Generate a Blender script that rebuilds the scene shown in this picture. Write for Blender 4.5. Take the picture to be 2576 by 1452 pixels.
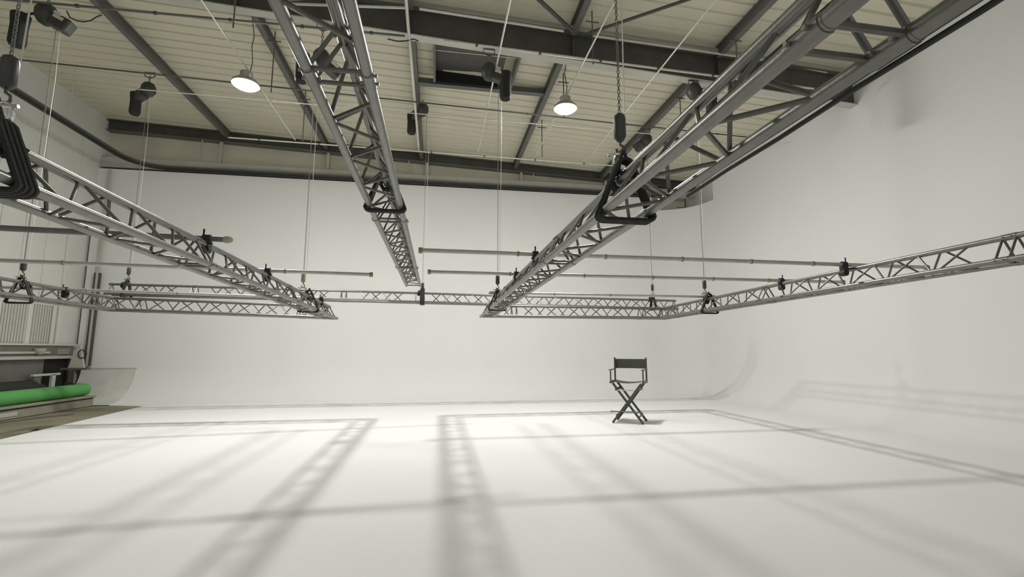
import bpy, bmesh, math, random
from mathutils import Vector, Matrix
random.seed(7)
for o in list(bpy.data.objects): bpy.data.objects.remove(o, do_unlink=True)
C = bpy.context.scene.collection
sc = bpy.context.scene

# ------------------------------------------------------------------ camera
# X runs along the back wall, Y into the hall, Z up; metres
F = 1173.88; H = 1.35
RX = Vector((0.98681, 0.02056, 0.16056))      # recomputed below from two horizontal directions
def unit(v): return v / v.length
dv = unit(Vector((1097-1288, 880-726, F))); lv = unit(Vector((8626-1288, 879-726, F)))
up = dv.cross(lv); up = -up if up.y > 0 else up; up.normalize()
# rows of MR take camera axes (x right, y down, z forward) to the room axes
MR = Matrix((lv, dv, up))                       # room = MR @ cam
cam_right = MR @ Vector((1,0,0)); cam_up = MR @ Vector((0,-1,0)); cam_back = MR @ Vector((0,0,-1))
cd = bpy.data.cameras.new('camera'); cam = bpy.data.objects.new('camera', cd); C.objects.link(cam)
cd.sensor_width = 36.0; cd.lens = 36.0*F/2576.0; cd.clip_start = 0.05; cd.clip_end = 200
m = Matrix((cam_right, cam_up, cam_back)).transposed().to_4x4(); m.translation = (0,0,H)
cam.matrix_world = m
sc.camera = cam
def ray(x, y): return MR @ Vector((x-1288, y-726, F))
def on_z(x, y, z): r = ray(x,y); return Vector((0,0,H)) + r*((z-H)/r.z)
def on_y(x, y, d): r = ray(x,y); return Vector((0,0,H)) + r*(d/r.y)
def on_x(x, y, X): r = ray(x,y); return Vector((0,0,H)) + r*(X/r.x)

# ------------------------------------------------------------------ light and exposure
w = bpy.data.worlds.new('hall'); sc.world = w; w.use_nodes = True
w.node_tree.nodes['Background'].inputs[0].default_value = (0.93, 0.96, 1.0, 1)
w.node_tree.nodes['Background'].inputs[1].default_value = 0.37
LAMPS = [(-3.43, 8.39), (2.39, 8.29), (-3.43, -3.0), (2.39, -3.0)]  # last two are dim fill lamps added behind the camera
LAMP_S = (540.0, 540.0, 40.0, 40.0)     # radiance of each lens
LAMP_COL = (1.0, 0.993, 0.965)
sc.view_settings.view_transform = 'Standard'; sc.view_settings.look = 'None'
sc.view_settings.exposure = 0.40; sc.view_settings.gamma = 1.0
sc.view_settings.use_curve_mapping = False

# ------------------------------------------------------------------ materials
def mat(name, col, rough=0.6, metal=0.0, noise=0.0, nscale=8.0, bump=0.0, bscale=60.0, emit=None, spec=None, col2=None, detail=3.0):
    mt = bpy.data.materials.new(name); mt.use_nodes = True
    nt = mt.node_tree; b = nt.nodes['Principled BSDF']
    b.inputs['Base Color'].default_value = (*col, 1); b.inputs['Roughness'].default_value = rough
    b.inputs['Metallic'].default_value = metal
    if spec is not None: b.inputs['Specular IOR Level'].default_value = spec
    tc = nt.nodes.new('ShaderNodeTexCoord')
    if noise or col2:
        n = nt.nodes.new('ShaderNodeTexNoise'); n.inputs['Scale'].default_value = nscale; n.inputs['Detail'].default_value = detail
        nt.links.new(tc.outputs['Object'], n.inputs['Vector'])
        mx = nt.nodes.new('ShaderNodeMix'); mx.data_type = 'RGBA'
        c2 = col2 if col2 else tuple(c*(1-noise) for c in col)
        mx.inputs[6].default_value = (*col, 1); mx.inputs[7].default_value = (*c2, 1)
        rp = nt.nodes.new('ShaderNodeMapRange'); rp.inputs[1].default_value = 0.38; rp.inputs[2].default_value = 0.68
        nt.links.new(n.outputs['Fac'], rp.inputs[0]); nt.links.new(rp.outputs[0], mx.inputs[0])
        nt.links.new(mx.outputs[2], b.inputs['Base Color'])
    if bump:
        n2 = nt.nodes.new('ShaderNodeTexNoise'); n2.inputs['Scale'].default_value = bscale
        nt.links.new(tc.outputs['Object'], n2.inputs['Vector'])
        bp = nt.nodes.new('ShaderNodeBump'); bp.inputs['Strength'].default_value = bump; bp.inputs['Distance'].default_value = 0.01
        nt.links.new(n2.outputs['Fac'], bp.inputs['Height']); nt.links.new(bp.outputs[0], b.inputs['Normal'])
    if emit:
        b.inputs['Emission Color'].default_value = (*emit[0], 1); b.inputs['Emission Strength'].default_value = emit[1]
    return mt
M_cyc   = mat('white_paint', (0.84, 0.84, 0.82), 0.62, noise=0.02, nscale=0.8, spec=0.3)
M_floor = mat('white_floor_paint', (0.85, 0.85, 0.835), 0.5, noise=0.03, nscale=0.7, spec=0.3, detail=5)
M_conc  = mat('brown_floor', (0.26, 0.235, 0.16), 0.7, noise=0.25, nscale=1.6)
M_left  = mat('grey_wall_panel', (0.72, 0.72, 0.67), 0.6, noise=0.05, nscale=2)
M_board = mat('unpainted_board', (0.72, 0.72, 0.67), 0.6, noise=0.12, nscale=3)
M_gable = mat('beige_gable', (0.66, 0.63, 0.50), 0.7, noise=0.12, nscale=1.2)
M_roof  = mat('cream_roof_sheet', (0.68, 0.645, 0.50), 0.55, noise=0.05, nscale=1.5)
M_roofdark = mat('roof_joint', (0.36, 0.33, 0.24), 0.7, noise=0.05)
M_steel = mat('grey_steel_paint', (0.135, 0.135, 0.12), 0.5, noise=0.12, nscale=3)
M_steeld = mat('dark_steel_paint', (0.080, 0.078, 0.067), 0.5, noise=0.2, nscale=3)
M_ledge = mat('light_grey_beam', (0.52, 0.51, 0.45), 0.6, noise=0.08, nscale=2)
M_alu   = mat('truss_aluminium', (0.23, 0.23, 0.21), 0.38, metal=0.8, noise=0.12, nscale=14, bump=0.05, bscale=90)
M_alud  = mat('brace_aluminium', (0.17, 0.17, 0.15), 0.4, metal=0.85, noise=0.15, nscale=20)
M_pipe  = mat('scaffold_pipe', (0.50, 0.50, 0.46), 0.4, metal=0.6, noise=0.12, nscale=10)
M_white_pipe = mat('pale_conduit', (0.62, 0.60, 0.52), 0.45, metal=0.2, noise=0.05)
M_black = mat('black_rubber', (0.018, 0.018, 0.016), 0.6, noise=0.2, nscale=12)
M_sling = mat('black_sling_cloth', (0.022, 0.022, 0.019), 0.75, noise=0.3, nscale=30, bump=0.3, bscale=200)
M_chain = mat('chain_steel', (0.20, 0.20, 0.175), 0.6, metal=0.5)
M_chrome = mat('bright_steel', (0.70, 0.70, 0.66), 0.22, metal=0.95)
M_bag   = mat('bag_canvas', (0.022, 0.022, 0.018), 0.85, noise=0.2, nscale=9, bump=0.3, bscale=40)
M_body  = mat('hoist_casing', (0.045, 0.045, 0.038), 0.45, noise=0.2, nscale=6)
M_plate = mat('pale_plate', (0.60, 0.58, 0.50), 0.5)
M_brass = mat('yellow_hook_paint', (0.32, 0.29, 0.17), 0.5)
M_tape  = mat('ochre_tape', (0.28, 0.24, 0.12), 0.6)
M_foam  = mat('beige_foam', (0.42, 0.40, 0.28), 0.7)
M_green = mat('green_backdrop', (0.10, 0.38, 0.095), 0.65, noise=0.05, nscale=4)
M_dark  = mat('near_black', (0.012, 0.012, 0.011), 0.8, noise=0.1)
M_shade = mat('shutter_grey', (0.17, 0.17, 0.145), 0.6, noise=0.1, nscale=2)
M_ribs  = mat('ribbed_sheet', (0.60, 0.60, 0.55), 0.55, noise=0.04)
M_wood  = mat('dusty_step', (0.33, 0.31, 0.24), 0.7, noise=0.15, nscale=3)
M_frame = mat('chair_lacquer', (0.060, 0.060, 0.052), 0.4, noise=0.1, nscale=20)
M_canvas = mat('chair_canvas', (0.065, 0.065, 0.055), 0.85, noise=0.2, nscale=40, bump=0.2, bscale=300)
M_lens  = [mat('lamp_lens', (0.9, 0.9, 0.88), 0.4, emit=(LAMP_COL, e)) for e in LAMP_S]
M_lampbody = mat('lamp_housing', (0.42, 0.41, 0.37), 0.4, metal=0.5)

# ------------------------------------------------------------------ mesh helpers
class MB:
    def __init__(s): s.v = []; s.f = []
    def add(s, vs, fs):
        n = len(s.v); s.v += [tuple(v) for v in vs]; s.f += [tuple(i+n for i in f) for f in fs]; return s
    def box(s, a, b):
        x0,y0,z0 = a; x1,y1,z1 = b
        if x0>x1: x0,x1=x1,x0
        if y0>y1: y0,y1=y1,y0
        if z0>z1: z0,z1=z1,z0
        return s.add([(x0,y0,z0),(x1,y0,z0),(x1,y1,z0),(x0,y1,z0),(x0,y0,z1),(x1,y0,z1),(x1,y1,z1),(x0,y1,z1)],
                     [(0,3,2,1),(4,5,6,7),(0,1,5,4),(1,2,6,5),(2,3,7,6),(3,0,4,7)])
    def bar(s, p, q, w, h, upv=(0,0,1)):
        p = Vector(p); q = Vector(q); d = unit(q-p); u = Vector(upv)
        sd = d.cross(u)
        if sd.length < 1e-4: sd = d.cross(Vector((1,0,0)))
        sd.normalize(); u = sd.cross(d); sd *= w/2; u = u*(h/2)
        vs = [p-sd-u, p+sd-u, p+sd+u, p-sd+u, q-sd-u, q+sd-u, q+sd+u, q-sd+u]
        return s.add(vs, [(0,1,2,3),(7,6,5,4),(0,4,5,1),(1,5,6,2),(2,6,7,3),(3,7,4,0)])
    def tube(s, p, q, r, n=12, r2=None, cap=True):
        p = Vector(p); q = Vector(q); d = unit(q-p); r2 = r if r2 is None else r2
        a = d.orthogonal().normalized(); b = d.cross(a)
        vs = [p + (a*math.cos(t)+b*math.sin(t))*r for t in [2*math.pi*i/n for i in range(n)]]
        vs += [q + (a*math.cos(t)+b*math.sin(t))*r2 for t in [2*math.pi*i/n for i in range(n)]]
        fs = [(i,(i+1)%n,n+(i+1)%n,n+i) for i in range(n)]
        if cap: fs += [tuple(range(n-1,-1,-1)), tuple(range(n,2*n))]
        return s.add(vs, fs)
    def path(s, pts, r, n=8, closed=False, flat=None):
        pts = [Vector(p) for p in pts]; N = len(pts); rings = []
        prev = None
        for i,p in enumerate(pts):
            if closed: t = pts[(i+1)%N]-pts[(i-1)%N]
            else: t = pts[min(i+1,N-1)]-pts[max(i-1,0)]
            t.normalize()
            a = flat and Vector(flat) or (prev if prev is not None else t.orthogonal())
            a = (a - t*a.dot(t)); a = a.normalized() if a.length > 1e-6 else t.orthogonal().normalized()
            prev = a; b = t.cross(a)
            rr = r if isinstance(r,(int,float)) else None
            ra, rb = (rr,rr) if rr is not None else r
            rings.append([p + a*math.cos(2*math.pi*k/n)*ra + b*math.sin(2*math.pi*k/n)*rb for k in range(n)])
        vs = [v for rg in rings for v in rg]; fs = []
        for i in range(N if closed else N-1):
            j = (i+1)%N
            fs += [(i*n+k, i*n+(k+1)%n, j*n+(k+1)%n, j*n+k) for k in range(n)]
        if not closed: fs += [tuple(range(n-1,-1,-1)), tuple(range((N-1)*n, N*n))]
        return s.add(vs, fs)
    def lathe(s, prof, n=24, c=(0,0,0)):
        c = Vector(c); vs = []
        for r,z in prof: vs += [c+Vector((r*math.cos(2*math.pi*k/n), r*math.sin(2*math.pi*k/n), z)) for k in range(n)]
        fs = [(i*n+k, i*n+(k+1)%n, (i+1)*n+(k+1)%n, (i+1)*n+k) for i in range(len(prof)-1) for k in range(n)]
        fs += [tuple(range(n-1,-1,-1)), tuple(range((len(prof)-1)*n, len(prof)*n))]
        return s.add(vs, fs)
    def ball(s, c, r, n=12, m_=8):
        if isinstance(r,(int,float)): r = (r,r,r)
        c = Vector(c); vs = [c+Vector((0,0,-r[2]))]
        for i in range(1,m_):
            t = math.pi*i/m_
            vs += [c+Vector((r[0]*math.sin(t)*math.cos(2*math.pi*k/n), r[1]*math.sin(t)*math.sin(2*math.pi*k/n), -r[2]*math.cos(t))) for k in range(n)]
        vs.append(c+Vector((0,0,r[2]))); fs = [(0,1+(k+1)%n,1+k) for k in range(n)]
        for i in range(m_-2): fs += [(1+i*n+k,1+i*n+(k+1)%n,1+(i+1)*n+(k+1)%n,1+(i+1)*n+k) for k in range(n)]
        L = len(vs)-1; fs += [(1+(m_-2)*n+k,1+(m_-2)*n+(k+1)%n,L) for k in range(n)]
        return s.add(vs, fs)
    def mesh(s, name, mt, smooth=False, bevel=0):
        me = bpy.data.meshes.new(name); me.from_pydata(s.v, [], s.f); me.materials.append(mt)
        if bevel:
            bm = bmesh.new(); bm.from_mesh(me)
            bmesh.ops.bevel(bm, geom=list(bm.edges), offset=bevel, segments=1, affect='EDGES'); bm.to_mesh(me); bm.free()
        if smooth:
            for p in me.polygons: p.use_smooth = True
            me.set_sharp_from_angle(angle=math.radians(40))
        me.update(); return me
    def build(s, name, mt, parent=None, smooth=False, bevel=0, loc=None):
        return link(name, s.mesh(name, mt, smooth, bevel), parent, loc)
def link(name, me, parent=None, loc=None, rot=None):
    o = bpy.data.objects.new(name, me); C.objects.link(o)
    if parent is not None: o.parent = parent
    if loc is not None: o.location = loc
    if rot is not None: o.rotation_euler = rot
    return o
def tag(o, label, cat, group=None):
    o['label'] = label; o['category'] = cat
    if group: o['group'] = group
    return o
def thing(name, label, cat, loc=(0,0,0), group=None, mtx=None):
    o = bpy.data.objects.new(name, None); C.objects.link(o); o.empty_display_size = 0.1
    if mtx is not None: o.matrix_world = mtx
    else: o.location = loc
    return tag(o, label, cat, group)
def struct(o): o['kind'] = 'structure'; return o
def stuff(o): o['kind'] = 'stuff'; return o

# ------------------------------------------------------------------ the hall shell
ZA, ZK = 7.87, -0.046
def roof(x): return ZA + ZK*(x+9.36)
BACK, RIGHT, LEFT, REAR = 14.1, 8.35, -9.36, -6.0
R = 0.95; RC = 1.35; TOP = 6.36; TOPC = 5.95
# floor: concrete slab, and the painted floor inlaid in it
struct(MB().add([(LEFT-.3,REAR,-.2),(RIGHT+.3,REAR,-.2),(RIGHT+.3,14.6,-.2),(LEFT-.3,14.6,-.2),
                 (LEFT-.3,REAR,-.012),(RIGHT+.3,REAR,-.012),(RIGHT+.3,14.6,-.012),(LEFT-.3,14.6,-.012)],
                [(0,3,2,1),(4,5,6,7),(0,1,5,4),(1,2,6,5),(2,3,7,6),(3,0,4,7)]).build('floor', M_conc))
fx0, fx1 = -6.93, -5.05       # painted edge, at 12.85 m and at the rear
fl = MB(); toe = BACK-R
pts = [(fx1,REAR),(RIGHT-R,REAR),(RIGHT-R,toe-(RC-R) if RC>R else toe)]
# corner toe arc
for i in range(1,9):
    a = math.pi/2*i/8; pts.append((RIGHT-RC+(RC-R)*math.cos(a), BACK-RC+(RC-R)*math.sin(a)))
pts += [(-7.9,toe),(-6.95,12.83)]
n = len(pts)
fl.add([(x,y,0) for x,y in pts]+[(x,y,-.012) for x,y in pts], [tuple(range(n))]+[(i,n+i,n+(i+1)%n,(i+1)%n) for i in range(n)])
struct(fl.build('floor', M_floor))
# sweep of the white cove: profile = quarter circle then wall
def prof(top):
    p = [(R-R*math.sin(a), R-R*math.cos(a)) for a in [math.pi/2*i/16 for i in range(17)]]   # (distance from wall, height)
    p += [(0, R+(top-R)*k/6) for k in range(1,7)]
    return p
def sweep(stations, top):
    # stations: list of (wall point x,y, inward normal x,y)
    mb = MB(); P = prof(top); k = len(P)
    for (x,y,nx,ny) in stations:
        for dd,z in P: mb.v.append((x+nx*dd, y+ny*dd, z))
        mb.v.append((x-nx*.06, y-ny*.06, P[-1][1]))
    k += 1
    for i in range(len(stations)-1):
        for j in range(k-1): mb.f.append((i*k+j,(i+1)*k+j,(i+1)*k+j+1,i*k+j+1))
    return mb
st = [(-7.9+(RIGHT-RC+7.9)*i/10, BACK, 0, -1) for i in range(11)]
wb = sweep(st, TOP)
# flat piece of wall between the cove end and the corner of the hall, with the sloped board closing the cove
wb.add([(LEFT,BACK,.86),(-7.9,BACK,.86),(-7.9,BACK,TOP),(LEFT,BACK,TOP)], [(0,1,2,3)])
wback = struct(wb.build('wall_back', M_cyc, smooth=True))
corner = [(RIGHT-RC+RC*math.sin(a), BACK-RC+RC*math.cos(a), -math.sin(a), -math.cos(a)) for a in [math.pi/2*i/20 for i in range(21)]]
struct(sweep(corner, TOPC).build('wall_corner', M_cyc, smooth=True))
st = [(RIGHT, BACK-RC-(BACK-RC-REAR)*i/10, -1, 0) for i in range(11)]
struct(sweep(st, 7.4).build('wall_right', M_cyc, smooth=True))
cl = MB()
cp = [(0,0)] + [(R-R*math.sin(a), R-R*math.cos(a)) for a in [math.pi/2*i/12 for i in range(13)]]
pf = [(BACK-(R-R*math.sin(t))-.004, R-R*math.cos(t)+.004) for t in [1.48*i/16 for i in range(17)]]
pf = [(max(y,toe+.0),z) for y,z in pf if z < .87]
e = MB(); kx = len(pf)
e.v = [(X,y,z) for X in (-9.2,-7.9) for y,z in pf] + [(X,y+.02,z-.004) for X in (-9.2,-7.9) for y,z in pf]
for i in range(kx-1):
    e.f += [(i,kx+i,kx+i+1,i+1),(2*kx+i,2*kx+i+1,3*kx+i+1,3*kx+i),(kx+i,3*kx+i,3*kx+i+1,kx+i+1),(i,i+1,2*kx+i+1,2*kx+i)]
e.build('cove_end_board', M_board, wback, smooth=True)
MB().box((-7.9,toe+.05,0),(-7.893,toe+.25,.02)).build('board_edge', M_left, wback)
MB().box((-9.2,BACK-.03,.855),(-7.88,BACK+.0,.885)).build('seam_strip', M_left, wback)
# gable wall behind and above the cyclorama
struct(MB().box((LEFT-.3,14.40,0),(RIGHT+1.2,14.75,8.1)).build('wall_back', M_gable))
# the return of the hall in the notch of the right corner
struct(MB().box((RIGHT+.35,12.4,4.5),(RIGHT+.45,14.62,7.4)).build('wall_right', M_cyc))
# left wall, of upright panels
wl = struct(MB().box((LEFT-.25,REAR,0),(LEFT-.06,14.62,8.1)).build('wall_left', M_left))
d = 14.55
pm = None
while d > 4.0:
    z0, z1 = 4.62, 8.0
    if pm is None: pm = MB().box((-.06,-1.09,z0),(0,0,z1)).mesh('panel', M_left, bevel=.006)
    link('panel', pm, wl, (LEFT,d,0)); d -= 1.1

# roof deck of ribbed sheet
ceil = struct(MB().add([(LEFT-.4,REAR,roof(LEFT-.4)+.06),(RIGHT+.6,REAR,roof(RIGHT+.6)+.06),(RIGHT+.6,14.7,roof(RIGHT+.6)+.06),(LEFT-.4,14.7,roof(LEFT-.4)+.06),
    (LEFT-.4,REAR,roof(LEFT-.4)+.3),(RIGHT+.6,REAR,roof(RIGHT+.6)+.3),(RIGHT+.6,14.7,roof(RIGHT+.6)+.3),(LEFT-.4,14.7,roof(LEFT-.4)+.3)],
    [(0,3,2,1),(4,5,6,7),(0,1,5,4),(1,2,6,5),(2,3,7,6),(3,0,4,7)]).build('ceiling', M_roofdark))
HX0, HX1, HY0, HY1 = -0.13, 1.52, 7.98, 9.72      # smoke hatch opening
PW = 0.28
def deck_mesh(x0, x1):
    pr = [(0,.06),(.002,.03),(.016,.024),(.030,0),(.248,0),(.262,.024),(.276,.03),(.278,.06)]
    mb = MB(); k = len(pr)
    for X in (x0,x1): mb.v += [(X, y, roof(X)+z) for y,z in pr]
    mb.f = [(j,k+j,k+j+1,j+1) for j in range(k-1)]
    return mb.mesh('roof_panel', M_roof)
full = deck_mesh(LEFT-.3, RIGHT+.5); pl = deck_mesh(LEFT-.3, HX0); pr_ = deck_mesh(HX1, RIGHT+.5)
k = 0
y = 14.65-PW
while y > -2:
    if HY0-.01 < y+.14 < HY1:
        link('roof_panel', pl, ceil, (0,y,0)); link('roof_panel', pr_, ceil, (0,y,0))
    else: link('roof_panel', full, ceil, (0,y,0))
    y -= PW
# hatch
ht = thing('smoke_hatch', 'dark square smoke hatch recessed in the cream roof sheet', 'roof hatch', (0,0,0))
zr = roof(1.0)
MB().box((HX0,HY0,zr+.045),(HX1,HY1,zr+.058)).build('hatch_lid', M_steeld, ht)
MB().box((HX0-.05,HY0,zr-.22),(HX0,HY1,zr+.03)).build('side_curb', M_steel, ht)
MB().box((HX1,HY0,zr-.22),(HX1+.05,HY1,zr+.03)).build('side_curb', M_steel, ht)
MB().box((HX0,HY1-.03,zr-.22),(HX1,HY1+.01,zr+.10)).build('far_curb', M_dark, ht)
MB().tube((HX0,HY0+.75,zr-.12),(HX1,HY0+.75,zr-.12),.015,8).build('opening_rod', M_pipe, ht)

# ------------------------------------------------------------------ steelwork
def ibeam(name, label, p, q, w_, h_, mt, mt2=None, tf=.02, cat='beam', group=None):
    # p,q = middle of the underside; section upright
    p = Vector(p); q = Vector(q); z = Vector((0,0,1))
    t = thing(name, label, cat, p, group)
    a = Vector((0,0,0)); b = q-p
    MB().bar(a+z*(tf/2), b+z*(tf/2), w_, tf).build('bottom_flange', mt2 or mt, t)
    MB().bar(a+z*(h_/2), b+z*(h_/2), .016, h_-2*tf).build('web', mt, t)
    MB().bar(a+z*(h_-tf/2), b+z*(h_-tf/2), w_, tf).build('top_flange', mt, t)
    return t
RY = 7.76
def rz(x): return 6.77 - 0.0585*x - 0.0      # rafter underside
raf = thing('roof_rafter', 'deep dark steel rafter crossing the whole roof from side to side', 'beam', (0,RY,0))
xs = (LEFT-.05, RIGHT+.02)
def slab(mb, zlo, zhi, y0, y1):
    a, b = xs
    mb.add([(a,y0,zlo(a)),(b,y0,zlo(b)),(b,y1,zlo(b)),(a,y1,zlo(a)),(a,y0,zhi(a)),(b,y0,zhi(b)),(b,y1,zhi(b)),(a,y1,zhi(a))],
           [(0,3,2,1),(4,5,6,7),(0,1,5,4),(1,2,6,5),(2,3,7,6),(3,0,4,7)]); return mb
slab(MB(), rz, lambda x: rz(x)+.02, -.085, .085).build('bottom_flange', M_ledge, raf)
slab(MB(), lambda x: rz(x)+.02, lambda x: roof(x)-.14, -.01, .01).build('web', M_steeld, raf)
slab(MB(), lambda x: roof(x)-.14, lambda x: roof(x)-.115, -.1, .1).build('top_flange', M_steel, raf)
for X in (-6.15,-3.4,-.57,2.38,5.3):
    MB().add([(X-.01,-.09,rz(X)+.02),(X+.01,-.09,rz(X)+.02),(X+.01,-.012,rz(X)+.02),(X-.01,-.012,rz(X)+.02),
              (X-.01,-.09,roof(X)-.14),(X+.01,-.09,roof(X)-.14),(X+.01,-.012,roof(X)-.14),(X-.01,-.012,roof(X)-.14)],
             [(0,3,2,1),(4,5,6,7),(0,1,5,4),(1,2,6,5),(2,3,7,6),(3,0,4,7)]).build('stiffener', M_steeld, raf)
struct_x = (-6.15,-3.4,-.57,2.38,5.3)
wherep = ['leftmost', 'second from left, passing the left lamp', 'above the middle truss', 'passing behind the right lamp', 'rightmost']
for X,wp in zip(struct_x, wherep):
    ibeam('purlin', 'grey steel roof purlin behind the rafter, '+wp, (X,RY+.11,roof(X)-.225), (X,14.2,roof(X)-.225), .11, .215, M_steel, cat='beam', group='roof purlins')
    ibeam('purlin', 'grey steel roof purlin in front of the rafter, '+wp, (X,-2,roof(X)-.225), (X,RY-.11,roof(X)-.225), .11, .215, M_steel, cat='beam', group='roof purlins')
tr = thing('trimmer_beam', 'short grey beam across the bay below the smoke hatch', 'beam', (0,0,0))
MB().bar((-.5,HY1+.09,roof(.9)-.17),(2.32,HY1+.09,roof(.9)-.17),.1,.12).build('web', M_steel, tr)
MB().bar((-.5,HY1+.09,roof(.9)-.24),(2.32,HY1+.09,roof(.9)-.24),.14,.016).build('bottom_flange', M_steel, tr)
# eave beam on the gable
ev = thing('gable_beam', 'long dark steel beam along the top of the back wall', 'beam', (0,0,0))
zb = lambda x: 7.53 - .042*(x+9.3)
def sl2(mb, zlo, zhi, y0, y1, a=LEFT, b=RIGHT+.35):
    mb.add([(a,y0,zlo(a)),(b,y0,zlo(b)),(b,y1,zlo(b)),(a,y1,zlo(a)),(a,y0,zhi(a)),(b,y0,zhi(b)),(b,y1,zhi(b)),(a,y1,zhi(a))],
           [(0,3,2,1),(4,5,6,7),(0,1,5,4),(1,2,6,5),(2,3,7,6),(3,0,4,7)]); return mb
sl2(MB(), zb, lambda x: zb(x)+.02, 14.17, 14.39).build('bottom_flange', M_steel, ev)
sl2(MB(), lambda x: zb(x)+.02, lambda x: roof(x)-.05, 14.27, 14.29).build('web', M_steeld, ev)
sl2(MB(), lambda x: roof(x)-.05, lambda x: roof(x)-.03, 14.17, 14.39).build('top_flange', M_steeld, ev)
# pale box beam on top of the cyclorama
tag(MB().box((LEFT-.04,14.12,6.42),(RIGHT-.05,14.38,6.72)).build('box_beam', M_ledge, bevel=.01), 'pale box beam running on top of the white back wall', 'beam')
for X,wp in ((-6.35,'leftmost'),(-3.35,'second from the left'),(-.4,'behind the middle truss'),(2.6,'second from the right'),(5.45,'rightmost, behind the thick truss')):
    tag(MB().bar((X,14.25,6.725),(X,14.25,zb(X)-.005),.07,.07).build('short_post', M_ledge), 'short pale post between box beam and gable beam, '+wp, 'post', 'short posts over the back wall')
for X,wp in ((-6.85,'leftmost'),(-.95,'seen through the middle truss'),(3.0,'rightmost')):
    tag(MB().tube((X,14.2,6.725),(X,14.2,zb(X)-.005),.018,8).build('threaded_rod', M_ledge), 'thin rod between box beam and gable beam, '+wp, 'rod', 'thin rods over the back wall')
# curtain track
tk = thing('curtain_track', 'black curtain track bending from left side onto back wall', 'track', (0,0,0))
pts = [(-8.34,y_,6.40) for y_ in (4.0,8.0,11.0,12.6,13.1)]
for i in range(1,9):
    a = math.pi/2*i/8; pts.append((-8.34+.85-.85*math.cos(a), 13.15+.85*math.sin(a), 6.40))
pts += [(x_,14.0,6.40) for x_ in (-5,0,4,RIGHT-.5)]
pts = [Vector(p) for p in pts]
def ribbon(pts, w_, h_, dz=0):
    mb = MB(); V = []
    for i,p in enumerate(pts):
        t = unit(pts[min(i+1,len(pts)-1)]-pts[max(i-1,0)]); s_ = Vector((-t.y,t.x,0))*w_/2
        for a,b in ((-1,-1),(1,-1),(1,1),(-1,1)): V.append(p+s_*a+Vector((0,0,dz+h_/2*b)))
    Fc = [(4*i+j,4*i+(j+1)%4,4*i+4+(j+1)%4,4*i+4+j) for i in range(len(pts)-1) for j in range(4)]
    Fc += [(3,2,1,0), tuple(4*(len(pts)-1)+j for j in range(4))]
    return mb.add(V,Fc)
ribbon(pts, .07, .05).build('lower_rail', M_black, tk)
ribbon(pts, .045, .04, .05).build('web', M_steeld, tk)
ribbon([p+Vector((0,0,0)) for p in pts], .09, .03, .085).build('upper_rail', M_steel, tk)
for y_ in (6.2, 9.0, 11.5):
    MB().tube((-8.36,y_,6.5),(-8.36,y_,roof(-8.34)-.02),.012,8).build('hanger_rod', M_white_pipe, tk)
# bracket at right end of the track and pipe below it
bk = thing('track_end_bracket', 'small dark bracket at the right end of the back wall track', 'bracket', (8.22,14.17,6.3))
MB().box((-.02,-.05,-.28),(.02,.0,.125)).build('upright', M_steel, bk)
MB().tube((-.32,-.03,-.2),(.02,-.03,-.2),.015,8).build('arm', M_steel, bk)

# ------------------------------------------------------------------ suspended pipe grid
PZ = 6.3
def rod(name, label, p, q, r, mt, cat, group=None, ties=0, tm=None):
    p = Vector(p); q = Vector(q)
    t = thing(name, label, cat, p, group)
    pp = MB().tube((0,0,0), q-p, r, 10).build('pipe', mt, t, smooth=True)
    if ties:
        u = unit(q-p); L = (q-p).length
        tmesh = MB().tube(-u*.02, u*.02, r*1.5, 10).mesh('pipe_clip', tm or M_steeld)
        for i in range(ties): link('pipe_clip', tmesh, pp, u*(L*(i+.5)/ties))
    return t
for X,lb in ((-3.43,'the left lamp'),(2.44,'the right lamp')):
    rod('lengthwise_pipe', 'thin pale ceiling pipe running into the hall above '+lb, (X,1,PZ+.03), (X,11.3,PZ+.03), .014, M_white_pipe, 'pipe', 'thin lengthwise ceiling pipes')
rod('lengthwise_pipe', 'thin pale ceiling pipe passing over the chain hoist right of the smoke hatch', (.95,1,PZ+.03), (.95,11.3,PZ+.03), .016, M_white_pipe, 'pipe', 'thin lengthwise ceiling pipes')
rod('lengthwise_pipe', 'thin pale ceiling pipe, rightmost of the lengthwise ones', (3.86,1,PZ+.03), (3.86,11.3,PZ+.03), .013, M_white_pipe, 'pipe', 'thin lengthwise ceiling pipes')
rod('lengthwise_pipe', 'pale ceiling pipe beside the purlin above the middle truss', (-.53,1,PZ+.03), (-.53,11.4,PZ+.03), .024, M_white_pipe, 'pipe', 'thin lengthwise ceiling pipes')
rod('crosswise_pipe', 'thin dark ceiling pipe with clips crossing nearest the rafter on the left', (-6.9,7.25,PZ+.08), (-.6,7.12,PZ+.07), .018, M_steel, 'pipe', 'crosswise ceiling pipes', 6)
rod('crosswise_pipe', 'pale pipe with clips running along the foot of the rafter on the right', (.02,7.15,PZ+.08), (7.6,7.35,PZ+.0), .020, M_white_pipe, 'pipe', 'crosswise ceiling pipes', 7)
rod('crosswise_pipe', 'long thin dark rod crossing under the purlins behind the lamps', (-8.3,8.60,PZ-.03), (7.4,9.35,PZ-.03), .014, M_steeld, 'rod', 'crosswise ceiling pipes', 7)
rod('crosswise_pipe', 'thin pale rod crossing just behind the long dark rod', (-6.1,9.55,PZ+.08), (7.4,9.8,PZ+.08), .011, M_white_pipe, 'rod', 'crosswise ceiling pipes')
rod('crosswise_pipe', 'thin pale pipe with clips crossing closest to the back wall', (-4.9,11.3,PZ-.02), (5.8,11.5,PZ-.02), .016, M_white_pipe, 'pipe', 'crosswise ceiling pipes', 8)
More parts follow.
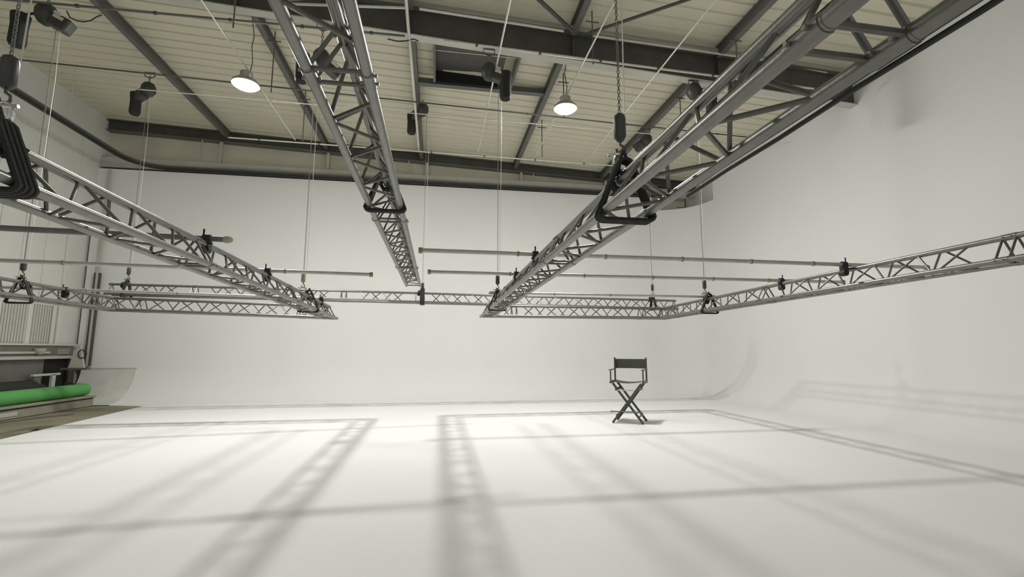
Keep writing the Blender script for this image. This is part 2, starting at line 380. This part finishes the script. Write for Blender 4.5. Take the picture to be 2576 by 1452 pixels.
for X,Y,wp in ((-3.35,9.15,'beside the left lamp'),(-3.35,11.32,'far one behind the left lamp'),(2.5,9.2,'beside the right lamp'),(2.5,11.3,'far one behind the right lamp'),(5.2,9.2,'on the rightmost purlin, middle'),
               (-.62,11.3,'far one on the purlin above the middle truss'),(5.2,11.2,'far one on the rightmost purlin'),(5.2,7.2,'on the rightmost purlin, in front of the rafter'),(-3.3,7.3,'in front of the rafter above the left lamp'),(2.5,7.3,'in front of the rafter above the right lamp')):
    tag(MB().tube((X+.1,Y-.07,PZ-.02),(X+.1,Y-.07,roof(X)-.03),.012,8).tube((X-.02,Y-.07,roof(X)-.24),(X+.22,Y-.07,roof(X)-.24),.014,6).build('hanger_rod', M_steel),
        'thin upright ceiling rod, '+wp, 'rod', 'hanger rods of the ceiling pipes')
# braces in the roof above the rafter
rod('roof_brace', 'dark diagonal brace running up left from the rafter', on_z(1440,78,6.95), on_z(1335,-20,7.0), .035, M_steeld, 'brace')
rod('roof_brace', 'long dark diagonal brace running up right from the rafter', on_z(1480,84,6.95), on_z(1800,-25,6.95), .028, M_steeld, 'brace')
for (a,b),wp in ((((735,10),(1025,20)),'leftmost, by the middle truss'),(((1055,22),(1418,78)),'left of the diagonal braces'),(((1492,90),(1925,152)),'right of the diagonal braces'),(((1930,152),(2080,182)),'seen through the thick right truss')):
    p = on_z(*a, 7.05); q = on_z(*b, 6.95)
    tag(MB().tube(p,q,.022,8).build('cable_tray', M_white_pipe), 'pale conduit along the top of the rafter, '+wp, 'conduit', 'conduits along the rafter top')

# ------------------------------------------------------------------ ceiling lamps
def lamp(x, y, label, real=True):
    t = thing('high_bay_lamp', label, 'lamp', (x,y,6.0), 'round high bay lamps')
    MB().lathe([(.205,0),(.225,.005),(.22,.05),(.17,.10),(.11,.13),(.10,.13)], 28).build('reflector', M_lampbody, t, smooth=True)
    MB().lathe([(.0,-.052),(.07,-.05),(.125,-.042),(.17,-.028),(.195,-.012),(.2,.006),(0,.006)], 20).build('lens', M_lens[LAMPS.index((x,y))], t, smooth=True)
    MB().lathe([(.09,.13),(.105,.15),(.105,.24),(.07,.26),(.02,.265)], 20).build('driver_housing', M_lampbody, t, smooth=True)
    MB().path([(.0,0,.265),(.02,0,.29),(.0,0,.315),(-.02,0,.29)], .005, 6, closed=True).build('hook', M_chrome, t)
    MB().path([(.03,.05,.24),(.06,.06,.5),(.02,.08,.8),(.05,.07,1.0),(.0,.05,roof(x)-6.25)], .009, 6).build('power_cord', M_steel, t)
    return t
lamp(*LAMPS[0], 'lit round high bay lamp hanging left of the middle truss')
lamp(*LAMPS[1], 'lit round high bay lamp hanging right of the smoke hatch')
lamp(*LAMPS[2], 'unseen dim fill lamp added behind the camera on the left')  # this lamp and the next are added out of view as fill light
lamp(*LAMPS[3], 'unseen dim fill lamp added behind the camera on the right')

# ------------------------------------------------------------------ trusses
TS, TH, TR, PITCH = .12, .208, .025, .48
lat = {0:(0,TS,0), 1:(0,-TS,0), 2:(0,0,TH)}     # local: x along, y side, z up
def seg(a, b): return MB().tube(a, b, .0095, 8)
def brace_mesh(i, j, dx):
    a = Vector(lat[i]); b = Vector(lat[j]) + Vector((dx,0,0)); u = unit(b-a)
    return MB().tube(a+u*.02, b-u*.02, .0098, 8).mesh('brace', M_alud, smooth=True)
BR = {}
for (i,j) in ((0,2),(1,2),(0,1)):
    BR[(i,j,1)] = brace_mesh(i,j,PITCH/2-.03); BR[(i,j,-1)] = brace_mesh(i,j,-(PITCH/2-.03)); BR[(i,j,0)] = brace_mesh(i,j,0)
def sleeve():
    mb = MB().tube((-.055,0,0),(.055,0,0),.0285,14).tube((-.065,0,0),(-.055,0,0),.0262,14).tube((.055,0,0),(.065,0,0),.0262,14)
    for s_ in (-.03,.03): mb.tube((s_,-.04,.0),(s_,.04,.0),.007,6)
    return mb.mesh('coupler', M_alu, smooth=True)
SL = sleeve()
def truss(label, p0, p1, ends=((0,0,0),(0,0,0)), joints=(), group='triangular lighting trusses', phase=0.0, r=TR):
    """p0,p1: centre of the two lower chords. ends: extension of chord 0 (left of travel), 1 (right), 2 (top) at each end"""
    p0 = Vector(p0); p1 = Vector(p1); x = unit(p1-p0); s_ = Vector((0,0,1)).cross(x).normalized(); z = x.cross(s_)
    mt = Matrix((x,s_,z)).transposed().to_4x4(); mt.translation = p0
    t = thing('lighting_truss', label, 'truss', mtx=mt, group=group); L = (p1-p0).length
    for i in (0,1,2):
        a = Vector(lat[i]); 
        MB().tube(a+Vector((-ends[0][i],0,0)), a+Vector((L+ends[1][i],0,0)), r, 16).build('chord', M_alu, t, smooth=True)
    J = sorted(set([0.0]+list(joints)+[L]))
    for (a,b) in zip(J[:-1],J[1:]):
        m0, m1 = a+.09, b-.09
        n_ = max(1,int((m1-m0)/PITCH)); off = m0 + ((m1-m0)-n_*PITCH)/2
        for k in range(n_):
            xx = off+k*PITCH
            for (i,j),ph in (((0,2),0),((1,2),.0),((0,1),.0)):
                if (i,j)==(1,2):     # opposite phase on the other face
                    link('brace', BR[(i,j,-1)], t, (xx+PITCH/2-.03+.005,0,0)); link('brace', BR[(i,j,1)], t, (xx+PITCH/2+.03,0,0))
                else:
                    link('brace', BR[(i,j,1)], t, (xx+.02,0,0)); link('brace', BR[(i,j,-1)], t, (xx+PITCH-.02,0,0))
        for xx in (a+.05, b-.05):
            for key in ((0,2),(1,2),(0,1)): link('end_strut', BR[(*key,0)], t, (xx,0,0))
    for xx in J[1:-1]:
        for i in (0,1,2): link('coupler', SL, t, Vector(lat[i])+Vector((xx,0,0)))
    return t
S = TS
# right-hand frame (outer corners .88 / 4.9 across, 9.46 deep)
zr0, zr1 = 2.02, 2.12
truss('thick near truss running from upper right corner to the centre of the hall', (1.0,9.34,zr0), (1.0,-.6,zr1), ends=((-.12,.12,0),(0,0,0)), joints=(2.6,5.6,8.42))
truss('crosswise truss joining the far ends of the right-hand trusses', (1.0,9.34,zr0), (4.78,9.34,zr0+.0), ends=((.12,-.12,0),(.12,-.12,0)), joints=(.55,3.3))
truss('truss leaving the frame at the right edge', (4.78,9.34,zr0), (4.78,-.4,zr1+.01), ends=((.12,-.12,0),(0,0,0)), joints=(.45,3.2,6.2))
# left-hand frame
def lz(y): return 1.94 + (9.34-y)*.0255 if y > 3 else 1.94+6.34*.0255
tl0 = Vector((-2.0,9.22,1.945)); tl1 = Vector((-2.0,1.0,2.125))
truss('near truss running from the left edge to the centre of the hall', (-2.0,9.22,1.945), (-2.0,-.4,2.155), ends=((.12,-.12,0),(0,0,0)), joints=(2.5,5.0,7.2))
cl_ = on_y(262,782,9.22)
truss('crosswise truss joining the far ends of the left-hand trusses', (-2.0,9.22,1.945), (cl_.x+.12,9.22,cl_.z+.02), ends=((-.12,.12,0),(-.12,.12,0)), joints=(.5,3.2))
LXC = cl_.x+.12
truss('truss at the far left leaving the frame at its edge', (LXC,9.22,cl_.z+.02), (LXC,2.0,cl_.z+.09), ends=((-.12,.12,0),(0,0,0)), joints=(.5,3.4))
# far truss
fa = on_y(273,735,10.65); fb = on_y(1700,776,10.65)
FZ0, FZ1 = fa.z+.0, fb.z-.0
truss('long far truss hanging crosswise nearest the back wall', (fa.x,10.65,2.475), (fb.x,10.65,2.335), joints=(1.6,4.6,6.2,8.2))
# middle truss
truss('middle truss coming down from the top edge of the frame', (-.43,8.55,2.50), (-.43,-.4,2.505), joints=(1.9,4.35,6.6))

# ------------------------------------------------------------------ slings, chains, hoists
def hull_path(off, wide=1.0, apex=.05):
    """loop in the local y-z plane hugging a triangular truss section"""
    pts = []
    r = TR+off
    cs = [(-TS*wide,0),(TS*wide,0),(0,TH+apex)]
    angs = [(180+30,270+0),(270,330),(30,150)]
    for (cy,cz),(a0,a1) in zip(cs,angs):
        for k in range(5):
            a = math.radians(a0+(a1-a0)*k/4); pts.append((cy+r*math.cos(a), cz+r*math.sin(a)))
    return pts
def sling(label, c, ax='y', rr=.02, n_str=3, up_to=.16, wide=1.0, tilt=0.0):
    """c: centre of lower chords where the sling goes round; ax: truss axis"""
    t = thing('sling', label, 'sling', c, 'black round slings')
    if ax == 'x': t.rotation_euler = (0,0,math.pi/2)
    for k in range(n_str):
        dx = (k-(n_str-1)/2)*rr*1.7
        P_ = hull_path(rr*.9+.004)
        MB().path([(py, dx*1.0+tilt*pz, pz) for py,pz in P_], rr*.8, 8, closed=True).build('strand', M_sling, t, smooth=True)
    # choke around the top chord
    MB().path([( (TR+.028)*math.cos(a), .04+.06*k/12., TH+(TR+.028)*math.sin(a)) for k,a in enumerate([2*math.pi*i/6 for i in range(13)])], rr*.9, 8).build('choke', M_sling, t, smooth=True)
    for s_ in (-1,1):
        MB().path([(s_*.03,0,TH+.03),(s_*.022,0,TH+.03+up_to*.5),(0,0,TH+.03+up_to)], rr*.6, 8).build('eye', M_sling, t, smooth=True)
    return t
def chain_mesh(length, link_l=.027, r=.003, w_=.0095, n=10, m_=4):
    mb = MB(); pitch = link_l-2*r*1.15; N = int(length/pitch)
    pts0 = []
    for k in range(n):
        a = 2*math.pi*k/n; cx_ = math.cos(a)*w_*.72; cz_ = math.sin(a)*w_*.72 + (1 if math.sin(a)>0 else -1)*(link_l/2-w_*.72-r)
        pts0.append((cx_,cz_))
    for i in range(N):
        z = i*pitch+link_l/2
        if i%2: mb.path([(a,0,z+b) for a,b in pts0], r, m_, closed=True)
        else: mb.path([(0,a,z+b) for a,b in pts0], r, m_, closed=True)
    return mb
def drop(label, x, y, ztop_truss, zbody, rot, big=1.0, boff=0.0, bag=True, cord=True, body=True, hookm=None, bagside=1, gap=.18, beam_z=None):
    """chain hoist at height zbody, chain straight down to its hook above the truss"""
    t = thing('chain_hoist', label, 'hoist', (x,y,zbody), 'electric chain hoists')
    cs, sn = math.cos(rot), math.sin(rot)
    def rt(v): return (v[0]*cs-v[1]*sn, v[0]*sn+v[1]*cs, v[2])
    BO = Vector((boff,0,0))
    zb_ = beam_z - zbody
    if body:
        o = MB(); o.lathe(c=(boff,0,0), n=12, prof=[(.03,-.17),(.09,-.13),(.135,-.05),(.14,.05),(.10,.13),(.05,.16)]).build('chain_housing', M_body, t, smooth=True)
        b = MB().box((.10,-.09,-.12),(.36,.09,.08)).build('motor_housing', M_body, t, bevel=.02); b.rotation_euler = (0,.45,rot); b.location = BO
        b2 = MB().box((.14,-.098,.00),(.28,-.092,.05)).box((.12,-.098,.055),(.22,-.092,.10)).build('rating_plate', M_plate, b)
        # suspension chains to the beam
        sc_ = MB()
        sc_.v = []; 
        cm = chain_mesh(max(.1,zb_-.14), .06, .007, .022, 10, 4)
        cm.v = [(v[0]+boff,v[1],v[2]+.14) for v in cm.v]
        stuff(cm.build('suspension_chain', M_chain, t))
        MB().path([(-.1,0,zb_-.02),(-.1,0,zb_+.06),(.1,0,zb_+.06),(.1,0,zb_-.02),(0,0,zb_-.07)], .012, 6, closed=True).build('beam_clamp', M_steeld, t).location = BO
    if bag:
        bx = rt((.30*bagside,0.0,0)); bx = (bx[0]+boff, bx[1], bx[2])
        bg = MB().lathe([(.02,-.56),(.085,-.55),(.105,-.50),(.10,-.25),(.115,-.08),(.11,-.06)], 14, c=(bx[0],bx[1],0)).build('chain_bag', M_bag, t, smooth=True)
        MB().tube((bx[0],bx[1],-.07),(bx[0]*.6,bx[1]*.6,-.0),.018,8).build('bag_strap', M_sling, bg)
    zh = ztop_truss+gap+.13          # top of hook block
    L = (zbody-.15) - zh
    cm = chain_mesh(L); cm.v = [(v[0],v[1],v[2]-(.15+L)) for v in cm.v]
    stuff(cm.build('load_chain', M_chain, t))
    zz = zh-zbody
    hb = MB().lathe([(.014,.10),(.028,.09),(.034,.07),(.034,-.04),(.018,-.065)], 12, c=(0,0,zz)).build('hook_block', hookm or M_body, t, smooth=True)
    hk = [(.0,0,-.065),(.0,0,-.085),(.022,0,-.10),(.024,0,-.125),(.004,0,-.142),(-.018,0,-.13),(-.024,0,-.112)]
    MB().path([(a,b,c_+zz) for a,b,c_ in hk], .007, 8).build('hook', M_steeld, hb, smooth=True)
    rg = [(.046*math.sin(a), 0, -.185+.05*math.cos(a)+zz) for a in [2*math.pi*i/14 for i in range(14)]]
    sh = MB().path(rg, .0085, 8, closed=True).build('shackle', M_chrome, t, smooth=True)
    MB().tube((-.075,0,zz-.15),(.06,0,zz-.15),.009,8).build('shackle_pin', M_chrome, sh)
    if cord:
        MB().path([(.05,.0,-.1),(.06,.02,-1.0),(.05,.02,-2.2),(.035,.01,zz+.08)], .004, 5).build('control_cable', M_white_pipe, t)
    return t
zt = TH+TR   # top of a truss above its lower chords
hz = lambda px, py, D: on_y(px, py, D).z
# near pair, hoists above the frame
drop('chain hoist holding the near left truss, its hook block at the left edge', -2.02, 2.405, 2.10+zt, 6.35, .3, gap=.17, cord=True, beam_z=7.2)
drop('chain hoist whose silver chain drops onto the thick near right truss', 1.0, 2.37, 2.09+zt, 6.35, .2, gap=.125, cord=True, beam_z=7.1)
# middle row on the rafter
drop('chain hoist with black bag at the top left corner', LXC, 7.35, 2.03+zt, hz(145,40,7.35), .1, boff=-.15, bagside=-1, gap=.10, beam_z=6.95)
drop('chain hoist hung from the rafter just left of the middle truss', -2.1, 7.75, 1.985+zt, hz(795,146,7.75), .6, boff=.08, bagside=-1, gap=.12, hookm=M_brass, beam_z=rz(-2.0)-.07)
drop('chain hoist hung from the rafter in front of the smoke hatch', 1.0, 7.72, 2.035+zt, hz(1238,182,7.72), -.35, boff=-.17, gap=.10, beam_z=rz(1.0)-.07)
drop('chain hoist hung from the rafter behind the thick right truss', 4.78, 7.72, 2.04+zt, hz(1745,230,7.72), -.4, gap=.10, beam_z=rz(4.8)-.07)
# far row
drop('chain hoist with black bag under the leftmost purlin', on_y(321,712,10.65).x, 10.65, 2.46+zt, hz(368,225,10.65), 2.8, gap=.12, beam_z=7.3)
drop('chain hoist in line with the purlin right of the middle truss', -.33, 10.65, 2.41+zt, hz(1052,275,10.65), 2.6, boff=-.1, gap=-.02, beam_z=7.0)
drop('chain hoist with a small cage seen above the thick right truss', on_y(1642,745,10.65).x, 10.65, 2.36+zt, hz(1628,352,10.65), 2.4, bag=False, gap=.12, beam_z=6.9)
sling('thick black sling round the near left truss at the left edge', (-2.0,2.36,2.095), rr=.018, n_str=4, up_to=.12)
sling('thick black sling round the thick near right truss', (1.0,2.33,2.085), rr=.015, n_str=3, up_to=.12)
sling('black sling round the far left truss under its yellow-topped hook', (LXC,7.35,2.03), rr=.016, n_str=2, up_to=.1)
sling('black sling near the far tip of the left truss', (-2.0,7.75,1.98), rr=.013, n_str=3, up_to=.1)
sling('black sling near the far tip of the thick right truss', (1.0,7.72,2.04), rr=.011, n_str=3, up_to=.1)
sling('black sling round the truss that leaves at the right edge', (4.78,7.6,2.035), rr=.018, n_str=2, up_to=.1)
sling('black sling at the left end of the long far truss', (on_y(321,712,10.65).x,10.65,2.46), ax='x', rr=.018, n_str=2, up_to=.1)
sling('dark sling bound tight at the middle of the long far truss', (-.33,10.65,2.41), ax='x', rr=.02, n_str=3, up_to=.06)
sling('black sling at the right end of the long far truss', (on_y(1642,745,10.65).x,10.65,2.36), ax='x', rr=.018, n_str=2, up_to=.1)
sling('black strap tied under the middle truss', (-.43,3.77,2.505), rr=.017, n_str=2, up_to=.02)

tag(MB().path([on_y(px,py,7.32) for px,py in ((168,28),(176,44),(192,52),(210,55),(228,52),(244,42),(256,38))], .009, 8).build('power_cable', M_black, smooth=True), 'black cable sagging from the top left hoist to the dark ceiling pipe', 'cable')
tag(MB().path([on_y(px,py,7.13) for px,py in ((975,98),(1000,104),(1022,103),(1040,98),(1052,103))], .010, 8).build('power_cable', M_black, smooth=True), 'black cable looped at the crossing of two pipes right of the middle truss', 'cable')
# cable running on the thick right truss
tag(MB().path([(1.146,.45+.3*k,2.112-.0031*k-.030-.004*(k%2)) for k in range(0,6)], .008, 8).build('black_cable', M_black, smooth=True), 'black cable taped along the underside of the thick right truss', 'cable')
tag(MB().path([(1.03+.02*math.sin(k),6.2-.45*k, 2.20+.0105*(.45*k)) for k in range(0,14)], .010, 8).build('black_cable', M_black, smooth=True), 'black cable lying inside the thick right truss', 'cable')

# ------------------------------------------------------------------ scaffold pipes resting on the trusses
def pipe(label, p, q, clamps=(), rings=(), balls=(), caps=(0,0), r=.0225, mt=None):
    p = Vector(p); q = Vector(q); u = unit(q-p)
    t = thing('scaffold_pipe', label, 'pipe', p, 'crosswise scaffold pipes on the trusses')
    tb = MB().tube((0,0,0), q-p, r, 14).build('tube', mt or M_pipe, t, smooth=True)
    for X in clamps:
        c = u*((X-p.x)/u.x)
        k = MB(); k.tube(c-u*.03, c+u*.03, r+.014, 12); k.box((c.x-.028,c.y-.035,c.z-.075),(c.x+.028,c.y+.035,c.z-.02)); 
        k.tube((c.x,c.y-.03,c.z-.10),(c.x,c.y+.03,c.z-.10), .036, 12)
        k.tube((c.x-.01,c.y-.04,c.z+.02),(c.x-.01,c.y-.04,c.z+.075), .008, 6); k.tube((c.x-.05,c.y-.03,c.z-.05),(c.x+.06,c.y-.03,c.z-.05), .009, 6)
        k.build('clamp', M_black, t, smooth=True)
    for X in rings:
        c = u*((X-p.x)/u.x); MB().tube(c-u*.009, c+u*.009, r+.006, 12).build('tape_ring', M_tape, tb)
    for e in caps_iter(caps): 
        c = (q-p) if e else Vector((0,0,0)); MB().tube(c-u*.02, c+u*.02, r+.008, 12).build('end_cap', M_tape, tb)
    for e in balls:
        c = (q-p) if e else Vector((0,0,0)); MB().ball(c, (.05,.032,.032)).build('foam_end', M_foam, tb, smooth=True)
    return t
def caps_iter(c): return [i for i in (0,1) if c[i]]
ZP = 2.30
def pl_(x, y, z=2.335): return on_z(x, y, z)
a, b = pl_(1058,630), pl_(2330,673)
ra = [pl_(x_, 640).x for x_ in (1302,1534,1750,1955,2148)]
pipe('nearest scaffold pipe across the two right-hand trusses', a, b, clamps=(1.0,4.78-.1), rings=ra, caps=(1,1))
a, b = pl_(1080,684,2.315), pl_(2120,710,2.315)
pipe('second scaffold pipe across the right-hand trusses', a, b, clamps=(1.0,4.78), rings=[pl_(x_,695).x for x_ in (1274,1460,1640,1806,1966)], caps=(1,1))
a, b = pl_(1236,737,2.295), pl_(1795,747,2.295)
pipe('farthest scaffold pipe on the right-hand trusses, with a beige foam end', a, b, clamps=(1.0,4.78), rings=[pl_(x_,741).x for x_ in (1380,1522)], balls=(0,), caps=(0,1))
a, b = on_z(-150,566,2.315), on_z(572,603,2.315)
pipe('dark scaffold pipe at upper left ending in a beige foam tip', a, b, clamps=(-2.0,), balls=(1,), r=.024, mt=M_steel)
a, b = on_z(-60,653,2.285), on_z(934,691,2.285)
pipe('long scaffold pipe across the left-hand trusses ending before the middle truss', a, b, clamps=(-2.0,), rings=[pl_(x_,672).x for x_ in (250,717)], caps=(0,1))
a, b = on_z(-10,722,2.28), on_z(980,757,2.23)
pipe('farthest scaffold pipe on the left-hand trusses, brightly lit', a, b, clamps=(LXC,-2.0), rings=[pl_(x_,740).x for x_ in (147,331,505)], caps=(0,1))

# ------------------------------------------------------------------ left wall fittings
WX = LEFT
def wz(px,py): return on_x(px,py,WX)
dr = thing('sectional_door', 'tall pale door of flat panels over ribbed sheet in the left wall', 'door', (WX,0,0)); 
D1 = 13.3
zt_, zm_, zl_ = 4.5, 2.42, 1.48
x_ = D1; kk = 0
pm = MB().box((0,-.60,0),(.05,0,zt_-zm_)).mesh('panel', M_left, bevel=.008)
while x_ > 5: link('panel', pm, dr, (-.05,x_,zm_)); x_ -= .615
MB().box((-.04,5,zt_),(.07,D1+.05,zt_+.06)).build('top_rail', M_left, dr)
MB().box((-.04,D1,zl_),(.03,D1+.06,zt_)).build('side_post', M_left, dr)
MB().box((-.055,5,zl_),(-.045,D1,zm_)).build('backing', M_ribs, dr)
rb = MB(); yy = D1-.02
while yy > 8.0: rb.box((-.045,yy-.04,zl_+.03),(-.01,yy,zm_)); yy -= .075
stuff(rb.build('rib', M_ribs, dr))
for yy in (13.25,12.55,11.75,10.9,10.0): MB().box((-.01,yy-.10,zl_+.02),(.015,yy,zm_)).build('post', M_left, dr)
MB().box((-.03,5,zl_-.03),(.09,14.0,zl_+.02)).build('bottom_rail', M_ribs, dr)
hd = thing('door_header', 'grey boxed header under the ribbed sheet of the left wall', 'header', (WX,0,0))
MB().box((-.05,5,1.14),(.05,13.9,1.44)).build('fascia', M_shade, hd)
MB().box((.05,5,1.13),(.13,13.9,1.20)).build('lower_ledge', M_ledge, hd)
MB().box((.05,5,1.26),(.10,13.1,1.31)).build('middle_rail', M_ledge, hd)
MB().box((.051,13.35,1.24),(.07,13.75,1.38)).build('cover_plate', M_wood, hd)
MB().lathe([(.0,0),(.05,.0),(.09,.05),(.12,.12),(.12,.14)], 14, c=(.12,12.75,1.24)).build('lamp_bulge', M_ledge, hd, smooth=True)
# opening below the header
struct(MB().box((WX-.05,13.12,.27),(WX-.01,13.86,1.13)).build('window_1', M_dark))
struct(MB().box((WX-.05,5,.27),(WX-.008,13.10,1.13)).build('window_2', M_shade))
tag(MB().box((WX+.0,13.78,.27),(WX+.08,13.98,1.12)).build('dark_post', M_steeld, bevel=.006), 'dark upright post at the right side of the black opening', 'post')
# upright track stack in the corner of the back wall
vt = thing('upright_rail', 'dark double upright rail in the left corner of the back wall', 'rail', (-9.0,BACK-.08,0))
for dx,mt_,w_ in ((-.075,M_steeld,.022),(-.02,M_ledge,.03),(.03,M_steeld,.014)):
    MB().box((dx-w_,-.04,.93),(dx+w_,.03,6.3 if mt_ is M_ledge else 3.4)).build('rail_strip', mt_, vt)
pb = thing('pulley_bracket', 'pale funnel shaped bracket at the foot of the corner rail', 'bracket', (-9.1,13.5,.95))
MB().add([(0,-.03,-.05),(.35,-.03,-.05),(.22,-.03,.5),(.14,-.03,.5),(0,.03,-.05),(.35,.03,-.05),(.22,.03,.5),(.14,.03,.5)],
         [(0,1,2,3),(7,6,5,4),(0,4,5,1),(1,5,6,2),(2,6,7,3),(3,7,4,0)]).build('funnel_plate', M_ledge, pb)
MB().box((-.15,-.06,-.1),(.45,.06,-.05)).build('shelf', M_steel, pb)
MB().path([(.3,.0,.35+.0)]+[(.30+.09*math.cos(a),-.05,.3+.11*math.sin(a)) for a in [math.pi/2+2*math.pi*i/12 for i in range(12)]], .012, 6).build('cable_coil', M_black, pb)
cc = thing('cable_coil', 'black coiled cable beside the green roll end', 'cable', (-8.75,13.08,.42))
for k in range(3):
    MB().path([(.13*math.cos(a)+.02*k, -.02*k, .13*math.sin(a)) for a in [2*math.pi*i/16 for i in range(16)]], .013, 6, closed=True).build('loop', M_black, cc, smooth=True)
MB().lathe([(.0,-.17),(.12,-.17),(.11,-.05),(.05,-.02),(.0,-.02)], 12, c=(-.18,0,0)).build('plug_box', M_shade, cc)
# low platform with rolls
st_ = thing('low_platform', 'low dusty platform along the left wall with a black groove', 'platform', (-8.2,0,0))
MB().box((-1.15,4,0),(-.03,13.12,.17)).build('base', M_wood, st_)
MB().box((-.05,4,.17),(-.03,13.12,.195)).box((-.06,4,.165),(-.04,13.12,.20)).build('groove', M_dark, st_)
MB().box((-1.15,4,.20),(.02,13.14,.245)).build('top_board', M_wood, st_, bevel=.008)
MB().box((-.028,10.2,.05),(-.018,11.0,.13)).build('worn_patch', M_ledge, st_)
gr = thing('backdrop_roll', 'long green backdrop roll lying on the low platform', 'roll', (-8.42,4.2,.39))
mb = MB(); n = 28
g1 = MB().tube((0,0,0),(0,8.86,0),.143,n).build('green_cloth', M_green, gr, smooth=True)
MB().lathe([(.143,0),(.138,.03),(.115,.07),(.07,.10),(0.0,.11)], n).build('rounded_end', M_green, g1, smooth=True).location = (0,8.86,0)
bpy.data.objects['rounded_end'].rotation_euler = (-math.pi/2,0,0)
br = thing('backdrop_roll', 'long black backdrop roll lying behind the green roll', 'roll', (-8.90,4.2,.465))
MB().tube((0,0,0),(0,7.95,0),.215,24).build('black_cloth', M_black, br, smooth=True)
MB().tube((0,7.95,0),(0,8.3,0),.15,24,r2=.09).build('loose_end', M_black, br, smooth=True)
# small white rack behind the rolls
rk = thing('roll_rack', 'small white T shaped rack standing behind the rolls', 'rack', (-9.2,12.95,.25))
MB().bar((0,-.38,.51),(0,.42,.51),.06,.05).build('crossbar', M_plate, rk)
MB().box((-.03,-.04+.22,0),(.03,.06+.22,.5)).build('post', M_plate, rk)
MB().box((-.04,-.32,0),(.0,-.12,.5)).build('side_plate', M_shade, rk)

# marks on the brown floor
tag(MB().path([(-8.1,10.2,.0),(-7.9,10.7,.0),(-7.75,11.1,.0),(-7.55,11.5,.0)], (.004,.018), 6, flat=(0,0,1)).build('dark_cable', M_black), 'dark cable lying on the brown floor', 'cable')
tag(MB().add([(-6.75,9.30,-.012),(-6.62,9.36,-.012),(-6.66,9.46,-.012),(-6.69,9.38,.02)],[(0,2,1),(0,1,3),(1,2,3),(2,0,3)]).build('black_wedge', M_black), 'small black wedge lying at the edge of the white floor', 'wedge')

# ------------------------------------------------------------------ director's chair
ch = thing('director_chair', 'tall black folding director chair standing alone on the white floor', 'chair', (3.63,8.56,0))
ch.rotation_euler = (0,0,math.radians(-34))
W2, D2 = .275, .20       # feet half spread
SZ = .745; SW = .30
for yy_ in (-D2, D2):
    for s_ in (-1,1):
        o = .016 if s_ > 0 else -.016
        MB().bar((s_*W2,yy_+o,.005),(-s_*(SW-.035),yy_+o,SZ-.02),.036,.048,(0,1,0)).build('leg', M_frame, ch, bevel=.004)
for s_ in (-1,1):
    MB().bar((s_*(W2*.78),-D2+s_*.0+.03,.135),(s_*(W2*.78),D2-.03,.135),.02,.03).build('stretcher', M_frame, ch, bevel=.003)
    MB().bar((s_*SW,-.235,SZ),(s_*SW,.235,SZ),.035,.045).build('side_rail', M_frame, ch, bevel=.005)
    MB().bar((s_*(SW-.09),-.215,SZ-.13),(s_*(SW-.09),.215,SZ-.13),.02,.05).build('upper_stretcher', M_frame, ch, bevel=.004)
    MB().bar((s_*SW,.20,SZ+.02),(s_*SW,.20,1.20),.028,.040,(0,1,0)).build('back_post', M_frame, ch, bevel=.004)
    MB().bar((s_*SW,-.19,SZ+.02),(s_*SW,-.19,.965),.022,.026,(0,1,0)).build('arm_post', M_frame, ch, bevel=.003)
    MB().bar((s_*SW,-.24,.975),(s_*SW,.215,.975),.055,.018).build('armrest', M_frame, ch, bevel=.004)
MB().bar((-.30,-D2-.07,.215),(.28,-D2-.07,.215),.03,.018).build('footrest', M_frame, ch, bevel=.003)
for s_ in (-1,1): MB().bar((s_*.16,-D2-.07,.21),(s_*.16,-D2+.0,.21),.018,.014).build('footrest_arm', M_frame, ch)
MB().bar((-.17,-D2-.02,.60),(.17,-D2-.02,.60),.01,.02).build('cross_strap', M_chrome, ch)
# seat canvas, sagging
def sheet(fn, nu, nv, th):
    mb = MB(); V = []
    for s_ in (0,1):
        for i in range(nu+1):
            for j in range(nv+1): V.append(fn(i/nu,j/nv,s_*th))
    k = (nu+1)*(nv+1); Fc = []
    for i in range(nu):
        for j in range(nv):
            a = i*(nv+1)+j; Fc += [(a,a+1,a+nv+2,a+nv+1),(k+a,k+a+nv+1,k+a+nv+2,k+a+1)]
    for i in range(nu):
        a = i*(nv+1); b = a+nv; Fc += [(a,a+nv+1,k+a+nv+1,k+a),(b,k+b,k+b+nv+1,b+nv+1)]
    for j in range(nv):
        a = j; b = nu*(nv+1)+j; Fc += [(a,k+a,k+a+1,a+1),(b,b+1,k+b+1,k+b)]
    return mb.add(V,Fc)
sheet(lambda u,v,t: (-SW+2*SW*u, -.22+.44*v, SZ+.018-.035*math.sin(math.pi*u)+t), 12, 4, .006).build('seat', M_canvas, ch, smooth=True)
sheet(lambda u,v,t: (-SW-.012+2*(SW+.012)*u, .215+.03*math.sin(math.pi*u)+t, .99+.18*v), 12, 4, .006).build('backrest', M_canvas, ch, smooth=True)
